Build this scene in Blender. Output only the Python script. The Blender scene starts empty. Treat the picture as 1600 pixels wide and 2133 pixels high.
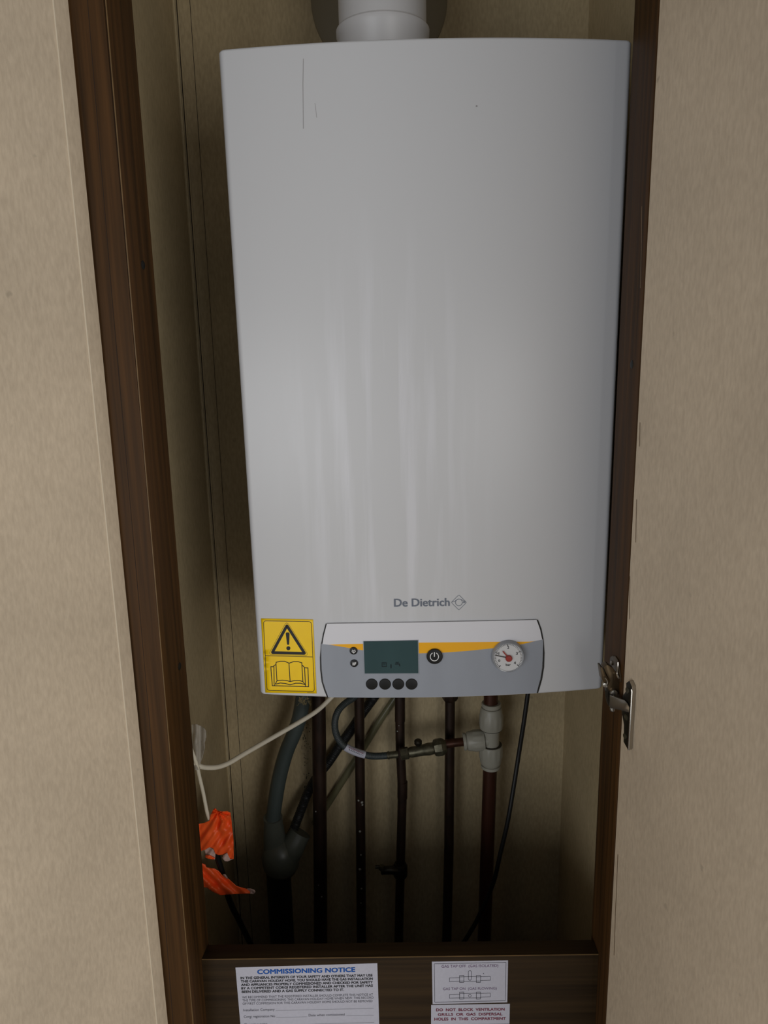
import bpy, bmesh, math, random
from mathutils import Vector, Matrix, noise
from mathutils.geometry import delaunay_2d_cdt
random.seed(4)
C = bpy.context.scene.collection
sc = bpy.context.scene
PI = math.pi

# ------------------------------------------------------------------ camera
F = 1540.0
CAMZ = 1.5
R3 = (Matrix.Rotation(math.radians(0.5), 3, 'Z') @ Matrix.Rotation(math.radians(90 - 12.2), 3, 'X')
      @ Matrix.Rotation(math.radians(-1.14), 3, 'Z'))
cam = bpy.data.objects.new('camera', bpy.data.cameras.new('camera'))
C.objects.link(cam)
cam.matrix_world = Matrix.Translation((0, 0, CAMZ)) @ R3.to_4x4()
cam.data.sensor_fit = 'VERTICAL'
cam.data.sensor_height = 36.0
cam.data.lens = F / 2133 * 36.0
cam.data.clip_start = 0.02
sc.camera = cam

# ------------------------------------------------------------------ light
w = bpy.data.worlds.new('world'); sc.world = w; w.use_nodes = True
w.node_tree.nodes['Background'].inputs[0].default_value = (0.93, 0.95, 1.0, 1)
w.node_tree.nodes['Background'].inputs[1].default_value = 0.18


def area(name, loc, target, sx, sy, power, col):
    l = bpy.data.lights.new(name, 'AREA'); l.shape = 'RECTANGLE'
    l.size = sx; l.size_y = sy; l.energy = power; l.color = col
    o = bpy.data.objects.new(name, l); C.objects.link(o)
    o.location = loc
    o.rotation_euler = (Vector(target) - Vector(loc)).to_track_quat('-Z', 'Y').to_euler()
    return o


area('window_light', (1.35, -1.5, 1.15), (0.0, 0.8, 1.2), 1.5, 1.3, 27, (1.0, 0.985, 0.96))
area('far_window_light', (-1.3, -1.6, 1.1), (0.0, 0.8, 1.2), 1.3, 1.3, 18, (0.93, 0.96, 1.0))
sc.view_settings.view_transform = 'Standard'
sc.view_settings.look = 'None'
sc.view_settings.gamma = 1
sc.view_settings.use_curve_mapping = False
sc.view_settings.exposure = 0.04

# ------------------------------------------------------------------ pixel -> real place helpers


def ray(px, py):
    return R3 @ Vector(((px - 800) / F, -(py - 1066.5) / F, -1))


def onY(px, py, Y):
    d = ray(px, py); t = Y / d.y
    return Vector((d.x * t, Y, CAMZ + d.z * t))


def onX(px, py, X):
    d = ray(px, py); t = X / d.x
    return Vector((X, d.y * t, CAMZ + d.z * t))


def rpx(px, py, Y, half):
    d = ray(px, py); return half / F * (Y / d.y)


# ------------------------------------------------------------------ materials
def srgb(c):
    return tuple(((v / 255 + 0.055) / 1.055) ** 2.4 if v > 10 else v / 255 / 12.92 for v in c) + (1,)


def mat(name, col, rough=0.5, metal=0.0, var=0.0, scale=(20, 20, 20), bump=0.0, col2=None, detail=4, spec=0.5,
        coat=0.0, trans=0.0, rvar=0.0, alpha=1.0):
    m = bpy.data.materials.new(name); m.use_nodes = True
    nt = m.node_tree; b = nt.nodes['Principled BSDF']
    b.inputs['Roughness'].default_value = rough
    b.inputs['Metallic'].default_value = metal
    b.inputs['Specular IOR Level'].default_value = spec
    b.inputs['Coat Weight'].default_value = coat
    b.inputs['Coat Roughness'].default_value = 0.15
    b.inputs['Transmission Weight'].default_value = trans
    b.inputs['Alpha'].default_value = alpha
    c = srgb(col)
    b.inputs['Base Color'].default_value = c
    tc = nt.nodes.new('ShaderNodeTexCoord')
    mp = nt.nodes.new('ShaderNodeMapping'); mp.inputs['Scale'].default_value = scale
    nt.links.new(tc.outputs['Object'], mp.inputs['Vector'])
    nz = nt.nodes.new('ShaderNodeTexNoise'); nz.inputs['Scale'].default_value = 1
    nz.inputs['Detail'].default_value = detail
    nt.links.new(mp.outputs[0], nz.inputs['Vector'])
    m['nz'] = nz.name
    if var or col2:
        rp = nt.nodes.new('ShaderNodeValToRGB')
        rp.color_ramp.elements[0].position = 0.3; rp.color_ramp.elements[1].position = 0.7
        a = srgb(col2) if col2 else tuple(v * (1 - var) for v in c[:3]) + (1,)
        rp.color_ramp.elements[0].color = a
        rp.color_ramp.elements[1].color = c if col2 else tuple(min(1, v * (1 + var)) for v in c[:3]) + (1,)
        nt.links.new(nz.outputs['Fac'], rp.inputs[0])
        nt.links.new(rp.outputs[0], b.inputs['Base Color'])
    if bump:
        bp = nt.nodes.new('ShaderNodeBump'); bp.inputs['Strength'].default_value = bump
        bp.inputs['Distance'].default_value = 0.001
        nt.links.new(nz.outputs['Fac'], bp.inputs['Height'])
        nt.links.new(bp.outputs[0], b.inputs['Normal'])
    if rvar:
        mr = nt.nodes.new('ShaderNodeMapRange')
        mr.inputs['To Min'].default_value = rough - rvar; mr.inputs['To Max'].default_value = rough + rvar
        nt.links.new(nz.outputs['Fac'], mr.inputs['Value'])
        nt.links.new(mr.outputs[0], b.inputs['Roughness'])
    return m


def board_mat(name, col, col2, blotch=0.12):
    """vinyl faced board: fine vertical fleck over wide soft blotches and a few small specks"""
    m = mat(name, col, 0.62, scale=(320, 320, 110), col2=col2, bump=0.2, detail=6, spec=0.35)
    nt = m.node_tree; b = nt.nodes['Principled BSDF']
    src = b.inputs['Base Color'].links[0].from_socket
    tc = nt.nodes.new('ShaderNodeTexCoord')
    n2 = nt.nodes.new('ShaderNodeTexNoise'); n2.inputs['Scale'].default_value = 9; n2.inputs['Detail'].default_value = 5
    nt.links.new(tc.outputs['Object'], n2.inputs['Vector'])
    mr = nt.nodes.new('ShaderNodeMapRange')
    mr.inputs['From Min'].default_value = 0.3; mr.inputs['From Max'].default_value = 0.7
    mr.inputs['To Min'].default_value = 1 - blotch; mr.inputs['To Max'].default_value = 1.0
    nt.links.new(n2.outputs['Fac'], mr.inputs['Value'])
    n3 = nt.nodes.new('ShaderNodeTexNoise'); n3.inputs['Scale'].default_value = 70; n3.inputs['Detail'].default_value = 2
    nt.links.new(tc.outputs['Object'], n3.inputs['Vector'])
    mr3 = nt.nodes.new('ShaderNodeMapRange')
    mr3.inputs['From Min'].default_value = 0.74; mr3.inputs['From Max'].default_value = 0.82
    mr3.inputs['To Min'].default_value = 1.0; mr3.inputs['To Max'].default_value = 0.75
    nt.links.new(n3.outputs['Fac'], mr3.inputs['Value'])
    mu = nt.nodes.new('ShaderNodeMath'); mu.operation = 'MULTIPLY'
    nt.links.new(mr.outputs[0], mu.inputs[0]); nt.links.new(mr3.outputs[0], mu.inputs[1])
    vm = nt.nodes.new('ShaderNodeVectorMath'); vm.operation = 'SCALE'
    nt.links.new(src, vm.inputs[0]); nt.links.new(mu.outputs[0], vm.inputs['Scale'])
    nt.links.new(vm.outputs[0], b.inputs['Base Color'])
    return m


def wood_mat(name, col, col2, scale, rough=0.38):
    m = mat(name, col, rough, scale=scale, col2=col2, bump=0.12, detail=7, spec=0.2, rvar=0.06)
    return m


M = {}
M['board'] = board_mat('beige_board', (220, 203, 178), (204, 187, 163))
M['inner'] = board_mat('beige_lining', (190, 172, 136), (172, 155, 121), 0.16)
M['edge'] = board_mat('beige_edge', (182, 170, 150), (160, 148, 130))
M['edgelight'] = mat('pale_arris', (206, 192, 168), 0.6)
M['wood'] = wood_mat('brown_woodgrain', (84, 56, 27), (50, 33, 14), (160, 160, 4), 0.55)
M['woodx'] = wood_mat('brown_woodgrain_across', (58, 43, 24), (38, 27, 14), (4, 160, 160), 0.55)
M['arris'] = mat('golden_wood_edge', (106, 82, 48), 0.5, var=0.3, scale=(30, 30, 30))
M['groove'] = mat('dark_groove', (30, 20, 12), 0.8)
M['floor'] = mat('floor_covering', (120, 108, 92), 0.6, var=0.1)
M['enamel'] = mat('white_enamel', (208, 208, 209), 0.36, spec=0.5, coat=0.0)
M['panelwhite'] = mat('panel_white', (220, 220, 225), 0.33)
M['panelgrey'] = mat('panel_grey', (150, 155, 164), 0.33, var=0.04, scale=(40, 40, 10))
M['yellow'] = mat('panel_yellow', (246, 178, 4), 0.4)
M['stickyellow'] = mat('label_yellow', (255, 208, 0), 0.4, var=0.05, scale=(40, 40, 40))
M['ink'] = mat('black_ink', (16, 15, 13), 0.5)
M['ink2'] = mat('grey_ink', (70, 70, 78), 0.5)
M['blue'] = mat('blue_ink', (10, 80, 165), 0.5)
M['red'] = mat('maroon_ink', (120, 30, 55), 0.5)
M['mauve'] = mat('faded_purple_ink', (105, 78, 110), 0.5)
M['logogrey'] = mat('logo_grey', (105, 112, 124), 0.45)
M['lcd'] = mat('dark_lcd', (58, 80, 82), 0.12, var=0.06, scale=(30, 30, 12))
M['lcdink'] = mat('lcd_segment', (20, 32, 36), 0.3)
M['rubber'] = mat('black_rubber', (22, 22, 22), 0.6, var=0.2, scale=(200, 200, 200))
M['knobblack'] = mat('black_plastic', (18, 18, 18), 0.35)
M['white'] = mat('white_print', (232, 232, 232), 0.5)
M['dial'] = mat('dial_white', (205, 205, 205), 0.35)
M['reddot'] = mat('needle_red', (150, 45, 35), 0.4)
M['bezel'] = mat('clear_grey_bezel', (150, 153, 157), 0.12)
M['paper'] = mat('sticker_paper', (188, 188, 200), 0.55, var=0.03, scale=(300, 300, 300), bump=0.1)
M['copper'] = mat('tarnished_copper', (62, 44, 34), 0.45, 0.5, col2=(34, 26, 20), scale=(90, 90, 30), bump=0.15)
M['copperred'] = mat('red_brown_copper', (84, 50, 36), 0.4, 0.5, col2=(58, 34, 24), scale=(60, 60, 14))
M['flux'] = mat('pale_solder', (140, 140, 134), 0.6, var=0.2)
M['brass'] = mat('dull_plated_brass', (108, 104, 84), 0.4, 0.7, col2=(76, 72, 58), scale=(150, 150, 150), bump=0.2)
M['fitting'] = mat('white_pushfit_plastic', (154, 151, 138), 0.42, var=0.05)
M['seam'] = mat('dirty_seam', (60, 55, 45), 0.7)
M['hosegrey'] = mat('grey_pvc_hose', (66, 75, 73), 0.45, var=0.08)
M['hoseblack'] = mat('black_corrugated_hose', (24, 25, 25), 0.5)
M['braid'] = mat('grey_braided_hose', (62, 70, 70), 0.5, col2=(38, 44, 45), scale=(900, 900, 900), bump=0.3)
M['cuff'] = mat('translucent_grey_rubber', (84, 88, 80), 0.35, var=0.1, scale=(40, 40, 40))
M['waste'] = mat('black_waste_plastic', (14, 14, 14), 0.5)
M['cable'] = mat('white_cable', (228, 220, 200), 0.5, var=0.04, scale=(60, 60, 60))
M['blackcable'] = mat('black_cable', (14, 14, 14), 0.45)
M['tube'] = mat('cloudy_clear_tube', (104, 100, 74), 0.3, var=0.1)
M['orange'] = mat('orange_tape', (255, 104, 40), 0.5, col2=(240, 78, 24), scale=(60, 60, 14), bump=0.4)
M['torn'] = mat('torn_white_edge', (190, 160, 150), 0.8, var=0.2, scale=(200, 200, 200))
M['bag'] = mat('clear_polythene', (205, 200, 190), 0.25, alpha=0.42, bump=0.3, scale=(60, 60, 60))
M['hemp'] = mat('hemp_fibre', (176, 160, 116), 0.8)
M['bronze'] = mat('bronzed_steel', (104, 88, 66), 0.3, 0.85, var=0.2, scale=(80, 80, 80))
M['steel'] = mat('nickel_steel', (176, 170, 160), 0.26, 0.9, var=0.05)
M['darksteel'] = mat('dark_steel', (60, 56, 48), 0.35, 0.8)
M['flue'] = mat('white_flue', (200, 199, 199), 0.4, var=0.02)
M['rosette'] = mat('grey_seal', (120, 110, 88), 0.6)
M['scuffed'] = mat('brown_scuff', (120, 98, 72), 0.6)
M['scuff'] = mat('grey_scuff', (150, 146, 146), 0.5)
M['mould'] = mat('mould', (92, 86, 66), 0.8)
M['hole'] = mat('dark_cap', (9, 9, 7), 0.5)

# grease streaks down the enamel front, pale reflection bands painted into their colour
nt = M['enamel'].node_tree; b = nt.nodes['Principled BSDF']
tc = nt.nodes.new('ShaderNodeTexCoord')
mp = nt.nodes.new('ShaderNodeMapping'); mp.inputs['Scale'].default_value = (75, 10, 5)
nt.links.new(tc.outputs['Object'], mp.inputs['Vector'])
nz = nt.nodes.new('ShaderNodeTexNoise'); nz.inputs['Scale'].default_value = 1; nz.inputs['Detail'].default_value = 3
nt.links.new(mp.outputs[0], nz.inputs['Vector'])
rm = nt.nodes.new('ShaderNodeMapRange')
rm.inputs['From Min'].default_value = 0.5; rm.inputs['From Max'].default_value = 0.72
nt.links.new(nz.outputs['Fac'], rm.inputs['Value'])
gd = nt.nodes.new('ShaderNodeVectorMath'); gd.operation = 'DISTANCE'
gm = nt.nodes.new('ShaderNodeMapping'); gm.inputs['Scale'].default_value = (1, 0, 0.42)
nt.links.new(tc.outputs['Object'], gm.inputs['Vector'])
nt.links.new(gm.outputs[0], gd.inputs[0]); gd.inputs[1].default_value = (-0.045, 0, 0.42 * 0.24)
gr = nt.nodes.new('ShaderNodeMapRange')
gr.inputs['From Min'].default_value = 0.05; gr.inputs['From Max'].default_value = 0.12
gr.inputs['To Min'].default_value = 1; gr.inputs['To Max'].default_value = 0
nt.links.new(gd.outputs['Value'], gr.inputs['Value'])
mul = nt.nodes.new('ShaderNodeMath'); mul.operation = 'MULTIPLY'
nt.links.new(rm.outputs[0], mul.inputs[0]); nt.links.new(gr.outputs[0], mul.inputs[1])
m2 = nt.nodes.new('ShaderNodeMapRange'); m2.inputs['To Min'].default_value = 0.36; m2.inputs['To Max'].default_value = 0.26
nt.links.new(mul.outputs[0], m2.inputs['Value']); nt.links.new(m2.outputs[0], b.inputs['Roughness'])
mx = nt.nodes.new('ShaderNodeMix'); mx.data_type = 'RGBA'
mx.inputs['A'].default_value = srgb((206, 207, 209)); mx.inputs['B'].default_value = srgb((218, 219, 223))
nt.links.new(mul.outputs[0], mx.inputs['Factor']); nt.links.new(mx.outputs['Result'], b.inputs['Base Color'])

# ------------------------------------------------------------------ mesh helpers
BASE = {}


def obj(name, bm, m, parent=None, smooth=True, ang=35, label=None):
    """link one mesh object; vertices are given in world metres"""
    if parent is not None:
        off = BASE[parent]
        bmesh.ops.translate(bm, verts=bm.verts, vec=-off)
    me = bpy.data.meshes.new(name)
    bm.to_mesh(me); bm.free()
    mats = m if isinstance(m, (list, tuple)) else [m]
    for k in mats: me.materials.append(M[k])
    for p in me.polygons: p.use_smooth = smooth
    if smooth: me.set_sharp_from_angle(angle=math.radians(ang))
    o = bpy.data.objects.new(name, me); C.objects.link(o)
    if parent is not None:
        o.parent = parent; BASE[o] = BASE[parent]
    else:
        BASE[o] = Vector((0, 0, 0))
    if label: o['label'] = label
    return o


def thing(name, loc, label, cat, group=None):
    o = bpy.data.objects.new(name, None); C.objects.link(o)
    o.empty_display_size = 0.02
    o.location = loc; BASE[o] = Vector(loc)
    o['label'] = label; o['category'] = cat
    if group: o['group'] = group
    return o


def tag(o, label, cat, group=None):
    o['label'] = label; o['category'] = cat
    if group: o['group'] = group
    return o


def struct(name, bm, m, parent=None, label=None, **k):
    o = obj(name, bm, m, parent, **k); o['kind'] = 'structure'
    if label: o['label'] = label
    return o


def prism(bm, pts, vec, bev=0.0, mi=0):
    """closed polygon of 3D points extruded along vec"""
    vs = [bm.verts.new(p) for p in pts]
    f = bm.faces.new(vs)
    r = bmesh.ops.extrude_face_region(bm, geom=[f])
    nv = [g for g in r['geom'] if isinstance(g, bmesh.types.BMVert)]
    bmesh.ops.translate(bm, verts=nv, vec=vec)
    allv = set(vs) | set(nv)
    fs = [q for q in bm.faces if all(v in allv for v in q.verts)]
    bmesh.ops.recalc_face_normals(bm, faces=fs)
    for q in fs: q.material_index = mi
    if bev:
        es = {e for q in fs for e in q.edges}
        bmesh.ops.bevel(bm, geom=list(es), offset=bev, segments=2, affect='EDGES', profile=0.6, clamp_overlap=True)
    return bm


def box(bm, x0, x1, y0, y1, z0, z1, bev=0.0, mi=0):
    return prism(bm, [Vector((x0, y0, z0)), Vector((x1, y0, z0)), Vector((x1, y0, z1)), Vector((x0, y0, z1))],
                 Vector((0, y1 - y0, 0)), bev, mi)


def smooth_path(pts, step=0.004):
    pts = [Vector(p) for p in pts]
    P = [pts[0] * 2 - pts[1]] + pts + [pts[-1] * 2 - pts[-2]]
    out = []
    for i in range(1, len(P) - 2):
        a, b_, c, d = P[i - 1], P[i], P[i + 1], P[i + 2]
        n = max(2, int((c - b_).length / step))
        for k in range(n):
            t = k / n
            out.append(0.5 * ((2 * b_) + (c - a) * t + (2 * a - 5 * b_ + 4 * c - d) * t * t + (3 * b_ - a - 3 * c + d) * t ** 3))
    out.append(pts[-1])
    return out


def tube(bm, path, rad, seg=14, cap=True):
    """rad is a number or f(distance along, index)"""
    n = len(path); rings = []; dist = 0
    t0 = (path[1] - path[0]).normalized()
    up = Vector((0, 1, 0)) if abs(t0.y) < 0.9 else Vector((1, 0, 0))
    u = t0.cross(up).normalized()
    for i, p in enumerate(path):
        t = (path[min(i + 1, n - 1)] - path[max(i - 1, 0)]).normalized()
        u = (u - t * u.dot(t)).normalized(); v = t.cross(u)
        if i: dist += (p - path[i - 1]).length
        r = rad(dist, i) if callable(rad) else rad
        rings.append([bm.verts.new(p + (u * math.cos(2 * PI * k / seg) + v * math.sin(2 * PI * k / seg)) * r) for k in range(seg)])
    for a, b_ in zip(rings, rings[1:]):
        for k in range(seg):
            bm.faces.new((a[k], a[(k + 1) % seg], b_[(k + 1) % seg], b_[k]))
    if cap:
        bm.faces.new(rings[0][::-1]); bm.faces.new(rings[-1])
    return bm


def lathe(bm, c, axis, prof, seg=40, mi=0, ridge=None):
    """prof = [(r, h)] turned about axis through c"""
    axis = Vector(axis).normalized(); c = Vector(c)
    u = axis.orthogonal().normalized(); v = axis.cross(u)
    rings = []
    for j, (r, h) in enumerate(prof):
        if r < 1e-6:
            rings.append([bm.verts.new(c + axis * h)])
        else:
            ring = []
            for k in range(seg):
                rr = r + (ridge(j, k) if ridge else 0)
                ring.append(bm.verts.new(c + axis * h + (u * math.cos(2 * PI * k / seg) + v * math.sin(2 * PI * k / seg)) * rr))
            rings.append(ring)
    fs = []
    for a, b_ in zip(rings, rings[1:]):
        for k in range(seg):
            if len(a) == 1 and len(b_) == 1: continue
            if len(a) == 1: fs.append(bm.faces.new((a[0], b_[(k + 1) % seg], b_[k])))
            elif len(b_) == 1: fs.append(bm.faces.new((a[k], a[(k + 1) % seg], b_[0])))
            else: fs.append(bm.faces.new((a[k], a[(k + 1) % seg], b_[(k + 1) % seg], b_[k])))
    if len(rings[0]) > 1: fs.append(bm.faces.new(rings[0][::-1]))
    if len(rings[-1]) > 1: fs.append(bm.faces.new(rings[-1]))
    bmesh.ops.recalc_face_normals(bm, faces=fs)
    for f in fs: f.material_index = mi
    return bm


def inside(p, poly):
    x, y = p; c = False; n = len(poly)
    for i in range(n):
        x1, y1 = poly[i]; x2, y2 = poly[(i + 1) % n]
        if (y1 > y) != (y2 > y) and x < (x2 - x1) * (y - y1) / (y2 - y1) + x1: c = not c
    return c


def patch(bm, poly, mapper, step=None, mi=0):
    """fill a 2D outline, map every point through mapper(px,py)->Vector"""
    pts = []
    n = len(poly)
    for i in range(n):
        a = poly[i]; b_ = poly[(i + 1) % n]
        k = 1 if not step else max(1, int(math.dist(a, b_) / step))
        for j in range(k):
            pts.append(((a[0] + (b_[0] - a[0]) * j / k), (a[1] + (b_[1] - a[1]) * j / k)))
    nb = len(pts)
    if step:
        xs = [p[0] for p in poly]; ys = [p[1] for p in poly]
        x = min(xs) + step * .5
        while x < max(xs):
            y = min(ys) + step * .5
            while y < max(ys):
                if inside((x, y), poly) and min(math.dist((x, y), q) for q in pts[:nb]) > step * .35: pts.append((x, y))
                y += step
            x += step
    r = delaunay_2d_cdt([Vector(p) for p in pts], [], [list(range(nb))], 1, 1e-6)
    vs = [bm.verts.new(mapper(p.x, p.y)) for p in r[0]]
    for f in r[2]:
        try:
            q = bm.faces.new([vs[i] for i in f]); q.material_index = mi
        except ValueError:
            pass
    return bm


def stroke(bm, pts, wd, mapper, closed=False, mi=0, step=None):
    P = [Vector(p) for p in pts]
    if step:
        Q = []
        L = P + ([P[0]] if closed else [])
        for a, b_ in zip(L, L[1:]):
            k = max(1, int((b_ - a).length / step))
            Q += [a.lerp(b_, j / k) for j in range(k)]
        if not closed: Q.append(P[-1])
        P = Q
    n = len(P); L = []; Rr = []
    for i, p in enumerate(P):
        a = P[(i - 1) % n] if (closed or i > 0) else None
        b_ = P[(i + 1) % n] if (closed or i < n - 1) else None
        d1 = (p - a).normalized() if a is not None else (b_ - p).normalized()
        d2 = (b_ - p).normalized() if b_ is not None else d1
        n1 = Vector((-d1.y, d1.x)); n2 = Vector((-d2.y, d2.x)); nn = n1 + n2
        nn = n1 if nn.length < 1e-6 else nn.normalized()
        s = wd / 2 / max(0.35, nn.dot(n1))
        q1, q2 = p + nn * s, p - nn * s
        L.append(bm.verts.new(mapper(q1.x, q1.y))); Rr.append(bm.verts.new(mapper(q2.x, q2.y)))
    for i in range(n if closed else n - 1):
        j = (i + 1) % n
        q = bm.faces.new((L[i], L[j], Rr[j], Rr[i])); q.material_index = mi
    return bm


def circ(cx, cy, r, n=28, a0=0, a1=360, ry=None):
    ry = r if ry is None else ry
    m = n if a1 - a0 >= 360 else n + 1
    return [(cx + r * math.cos(math.radians(a0 + (a1 - a0) * k / n)), cy - ry * math.sin(math.radians(a0 + (a1 - a0) * k / n))) for k in range(m)]


def text_mesh(s, bold):
    cu = bpy.data.curves.new('t', 'FONT'); cu.body = s; cu.size = 1; cu.offset = bold
    cu.resolution_u = 3
    o = bpy.data.objects.new('t', cu); C.objects.link(o)
    bpy.context.view_layer.update()
    me = bpy.data.meshes.new_from_object(o.evaluated_get(bpy.context.evaluated_depsgraph_get()))
    bpy.data.objects.remove(o); bpy.data.curves.remove(cu)
    return me


_h = text_mesh('H', 0); CAP = max(v.co.y for v in _h.vertices)


def text(bm, s, p0, p1, cap, mapper, bold=0.0, mi=0):
    """line of lettering whose baseline runs p0 -> p1 with capital height cap"""
    me = text_mesh(s, 0.0)
    xs = [v.co.x for v in me.vertices]; x0, x1 = min(xs), max(xs)
    p0 = Vector(p0); p1 = Vector(p1); d = (p1 - p0); u = d.normalized(); up = Vector((u.y, -u.x))
    w_ = bold * cap
    offs = [(0, 0)] if w_ == 0 else [(-w_, -w_ * .5), (w_, -w_ * .5), (-w_, w_ * .5), (w_, w_ * .5), (0, 0)]
    for k_, (ox, oy) in enumerate(offs):
        vs = []
        for v in me.vertices:
            q = p0 + d * ((v.co.x - x0) / (x1 - x0)) + up * (v.co.y / CAP * cap) + u * ox + up * oy
            vs.append(bm.verts.new(mapper(q.x, q.y) + Vector((0, -4e-5 * k_, 0))))
        for p in me.polygons:
            try:
                f = bm.faces.new([vs[i] for i in p.vertices]); f.material_index = mi
            except ValueError:
                pass
    bpy.data.meshes.remove(me)
    return bm


def B(): return bmesh.new()


# ------------------------------------------------------------------ the cupboard and room shell
D0, DB = 0.70, 0.775            # front of the frame posts, corner line of the boiler front
XL, XR = -0.2345, 0.234         # clear opening
YB = 1.09                       # back of the cupboard
WL, WR = -0.274, 0.273          # cupboard side linings
ZT = 2.08

struct('floor', box(B(), -1.6, 1.6, -2.4, 1.2, -0.03, 0.0), 'floor')
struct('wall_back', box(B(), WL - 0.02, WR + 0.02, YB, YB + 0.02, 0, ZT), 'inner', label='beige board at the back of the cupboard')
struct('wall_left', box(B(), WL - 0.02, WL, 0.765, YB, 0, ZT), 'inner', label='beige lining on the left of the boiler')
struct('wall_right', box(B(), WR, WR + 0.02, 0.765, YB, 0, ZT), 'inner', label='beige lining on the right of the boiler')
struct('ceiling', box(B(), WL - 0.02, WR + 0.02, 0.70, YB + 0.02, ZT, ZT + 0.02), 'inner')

# left post: front face 215..150 px, with a groove and a lighter golden arris
lp = prism(B(), [Vector((XL, D0, 0)), Vector((-0.2282, 0.760, 0)), Vector((-0.29, 0.760, 0)), Vector((-0.30, D0, 0))],
           Vector((0, 0, ZT)), 0.0006)
lpo = struct('trim_1', lp, 'wood', label='dark brown woodgrain post on the left of the cupboard')
b_ = B(); tube(b_, [onY(215, -60, D0 - 0.0002), onY(311, 1066, D0 - 0.0002), onY(408, 2200, D0 - 0.0002)], 0.0006, 6)
obj('golden_edge', b_, 'arris', lpo, label='golden arris')
b_ = B(); stroke(b_, [(177, -60), (235, 640), (311, 1500), (366, 2200)], 0.8, lambda x, y: onY(x, y, D0 - 0.0003), step=60)
obj('groove', b_, 'groove', lpo)
rp = box(B(), XR, 0.29, D0 + 0.002, 0.767, 0, ZT, 0.0006)
rpo = struct('trim_2', rp, 'wood', label='dark brown woodgrain post on the right, behind the hinge')
# rail
zr = onY(850, 1993, 0.735).z
rl = box(B(), -0.2312, XR, 0.735, 0.757, 0.0, zr, 0.0006)
rlo = struct('trim_3', rl, 'woodx', label='brown woodgrain rail carrying the printed notices')
b_ = B(); tube(b_, [Vector((-0.2305, 0.7352, zr - .0002)), Vector((XR - .0005, 0.7352, zr - .0002))], 0.0006, 6)  # lighter golden line along the rail's top front edge
obj('golden_edge', b_, 'arris', rlo, label='golden arris')
# corner bead and joint on the lining
b_ = B()
for dx, m_, r in ((0.0, 0, 0.0022), (0.0055, 0, 0.0012)):
    tube(b_, [Vector((WL + 0.0015 + dx, YB - 0.0012, 0)), Vector((WL + 0.0015 + dx, YB - 0.0012, ZT))], r, 8)
struct('trim_4', b_, 'inner')
b_ = B(); box(b_, WL + 0.0046, WL + 0.0056, YB - 0.0004, YB, 0, ZT)
box(b_, WL + 0.0225, WL + 0.0231, YB - 0.0003, YB, 0, ZT)
struct('trim_5', b_, 'groove')

b_ = B()
for k in range(90):
    x = 637 + random.gauss(0, 4.5); y = random.uniform(1462, 1650); q = random.uniform(.5, 1.5)
    patch(b_, [(x + q * random.uniform(.6, 1.2) * math.cos(t), y + q * random.uniform(.6, 1.5) * math.sin(t)) for t in (0, 1.05, 2.1, 3.14, 4.2, 5.2)], lambda a, c: onY(a, c, YB - 0.0003))
mo = obj('mould_speckle', b_, 'mould', bpy.data.objects['wall_back']); mo['kind'] = 'stuff'

# wall board coming forward on the left
xo = -0.263
ang = math.radians(28)
dv = Vector((-math.sin(ang), -math.cos(ang), 0)); nv = Vector((-dv.y, dv.x, 0))   # along, into the board
if nv.x > 0: nv = -nv
P0 = Vector((xo, D0 - 0.003, 0)); P1 = P0 + dv * 0.0165 + Vector((0.0008, 0, 0)); P2 = P1 + dv * 0.55 
wb = prism(B(), [P0, P1, P2, P2 + nv * 0.018, P0 + nv * 0.018], Vector((0, 0, ZT)), 0.0005)
wf = struct('wall_front', wb, 'board', label='beige board standing forward on the left of the frame')
b_ = B(); tube(b_, [P1 + Vector((0, 0, 0)), P1 + Vector((0, 0, ZT))], 0.0010, 8)
obj('edge_bead', b_, 'edgelight', wf)

# ------------------------------------------------------------------ cupboard door, open to the right
DX, DY = XR + 0.0006, D0
da = math.radians(12)
dd = Vector((math.sin(da), -math.cos(da), 0)); dn = Vector((math.cos(da), math.sin(da), 0))
p0 = Vector((DX, DY, 0.06))
door = struct('door_1', prism(B(), [p0, p0 + dd * 0.5, p0 + dd * 0.5 + dn * 0.018, p0 + dn * 0.018], Vector((0, 0, ZT - 0.08)), 0.0005),
    'board', label='tall beige cupboard door standing open on the right')


def ondoor(px, py, eps=0.0):
    d = ray(px, py); o = Vector((0, 0, CAMZ)); q = p0 - dn * eps
    t = (q - o).dot(dn) / d.dot(dn)
    return o + d * t


b_ = B()
for n_, pts in enumerate(([(1335, 430), (1334, 520), (1332, 600)], [(1331, 880), (1330, 930)], [(1324, 1040), (1322, 1130)], [(1310, 1200), (1309, 1290)], [(1285, 1780), (1280, 1900), (1277, 1990)])):
    obj('edge_scuff', stroke(B(), pts, 1.0, lambda x, y: ondoor(x + 2, y, 0.0003), step=25), 'scuffed', door)

# screw caps on the post reveals
for (px, py, X, lab) in ((298, 552, 'L', 'dark screw cap high on the left post'), (374, 1388, 'L', 'dark screw cap low on the left post, beside the warning label'),
                         (1316.5, 759, 'R', 'dark screw cap on the right post')):
    if X == 'R':
        c = onX(px, py, XR); ax = Vector((-1, 0, 0))
    else:
        # the left reveal leans in slightly
        d = ray(px, py); a0 = Vector((XL, D0, 0)); rd = Vector((-0.2282 - XL, 0.06, 0)); ax = Vector((rd.y, -rd.x, 0)).normalized()
        o = Vector((0, 0, CAMZ)); t = (a0 - o).dot(ax) / d.dot(ax); c = o + d * t
    ob = obj('screw_cap', lathe(B(), c - ax * 0.001, ax, [(0.0042, 0), (0.0042, 0.0012), (0.003, 0.0018), (0, 0.002)], 20), 'hole')
    tag(ob, lab, 'screw cap')

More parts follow.
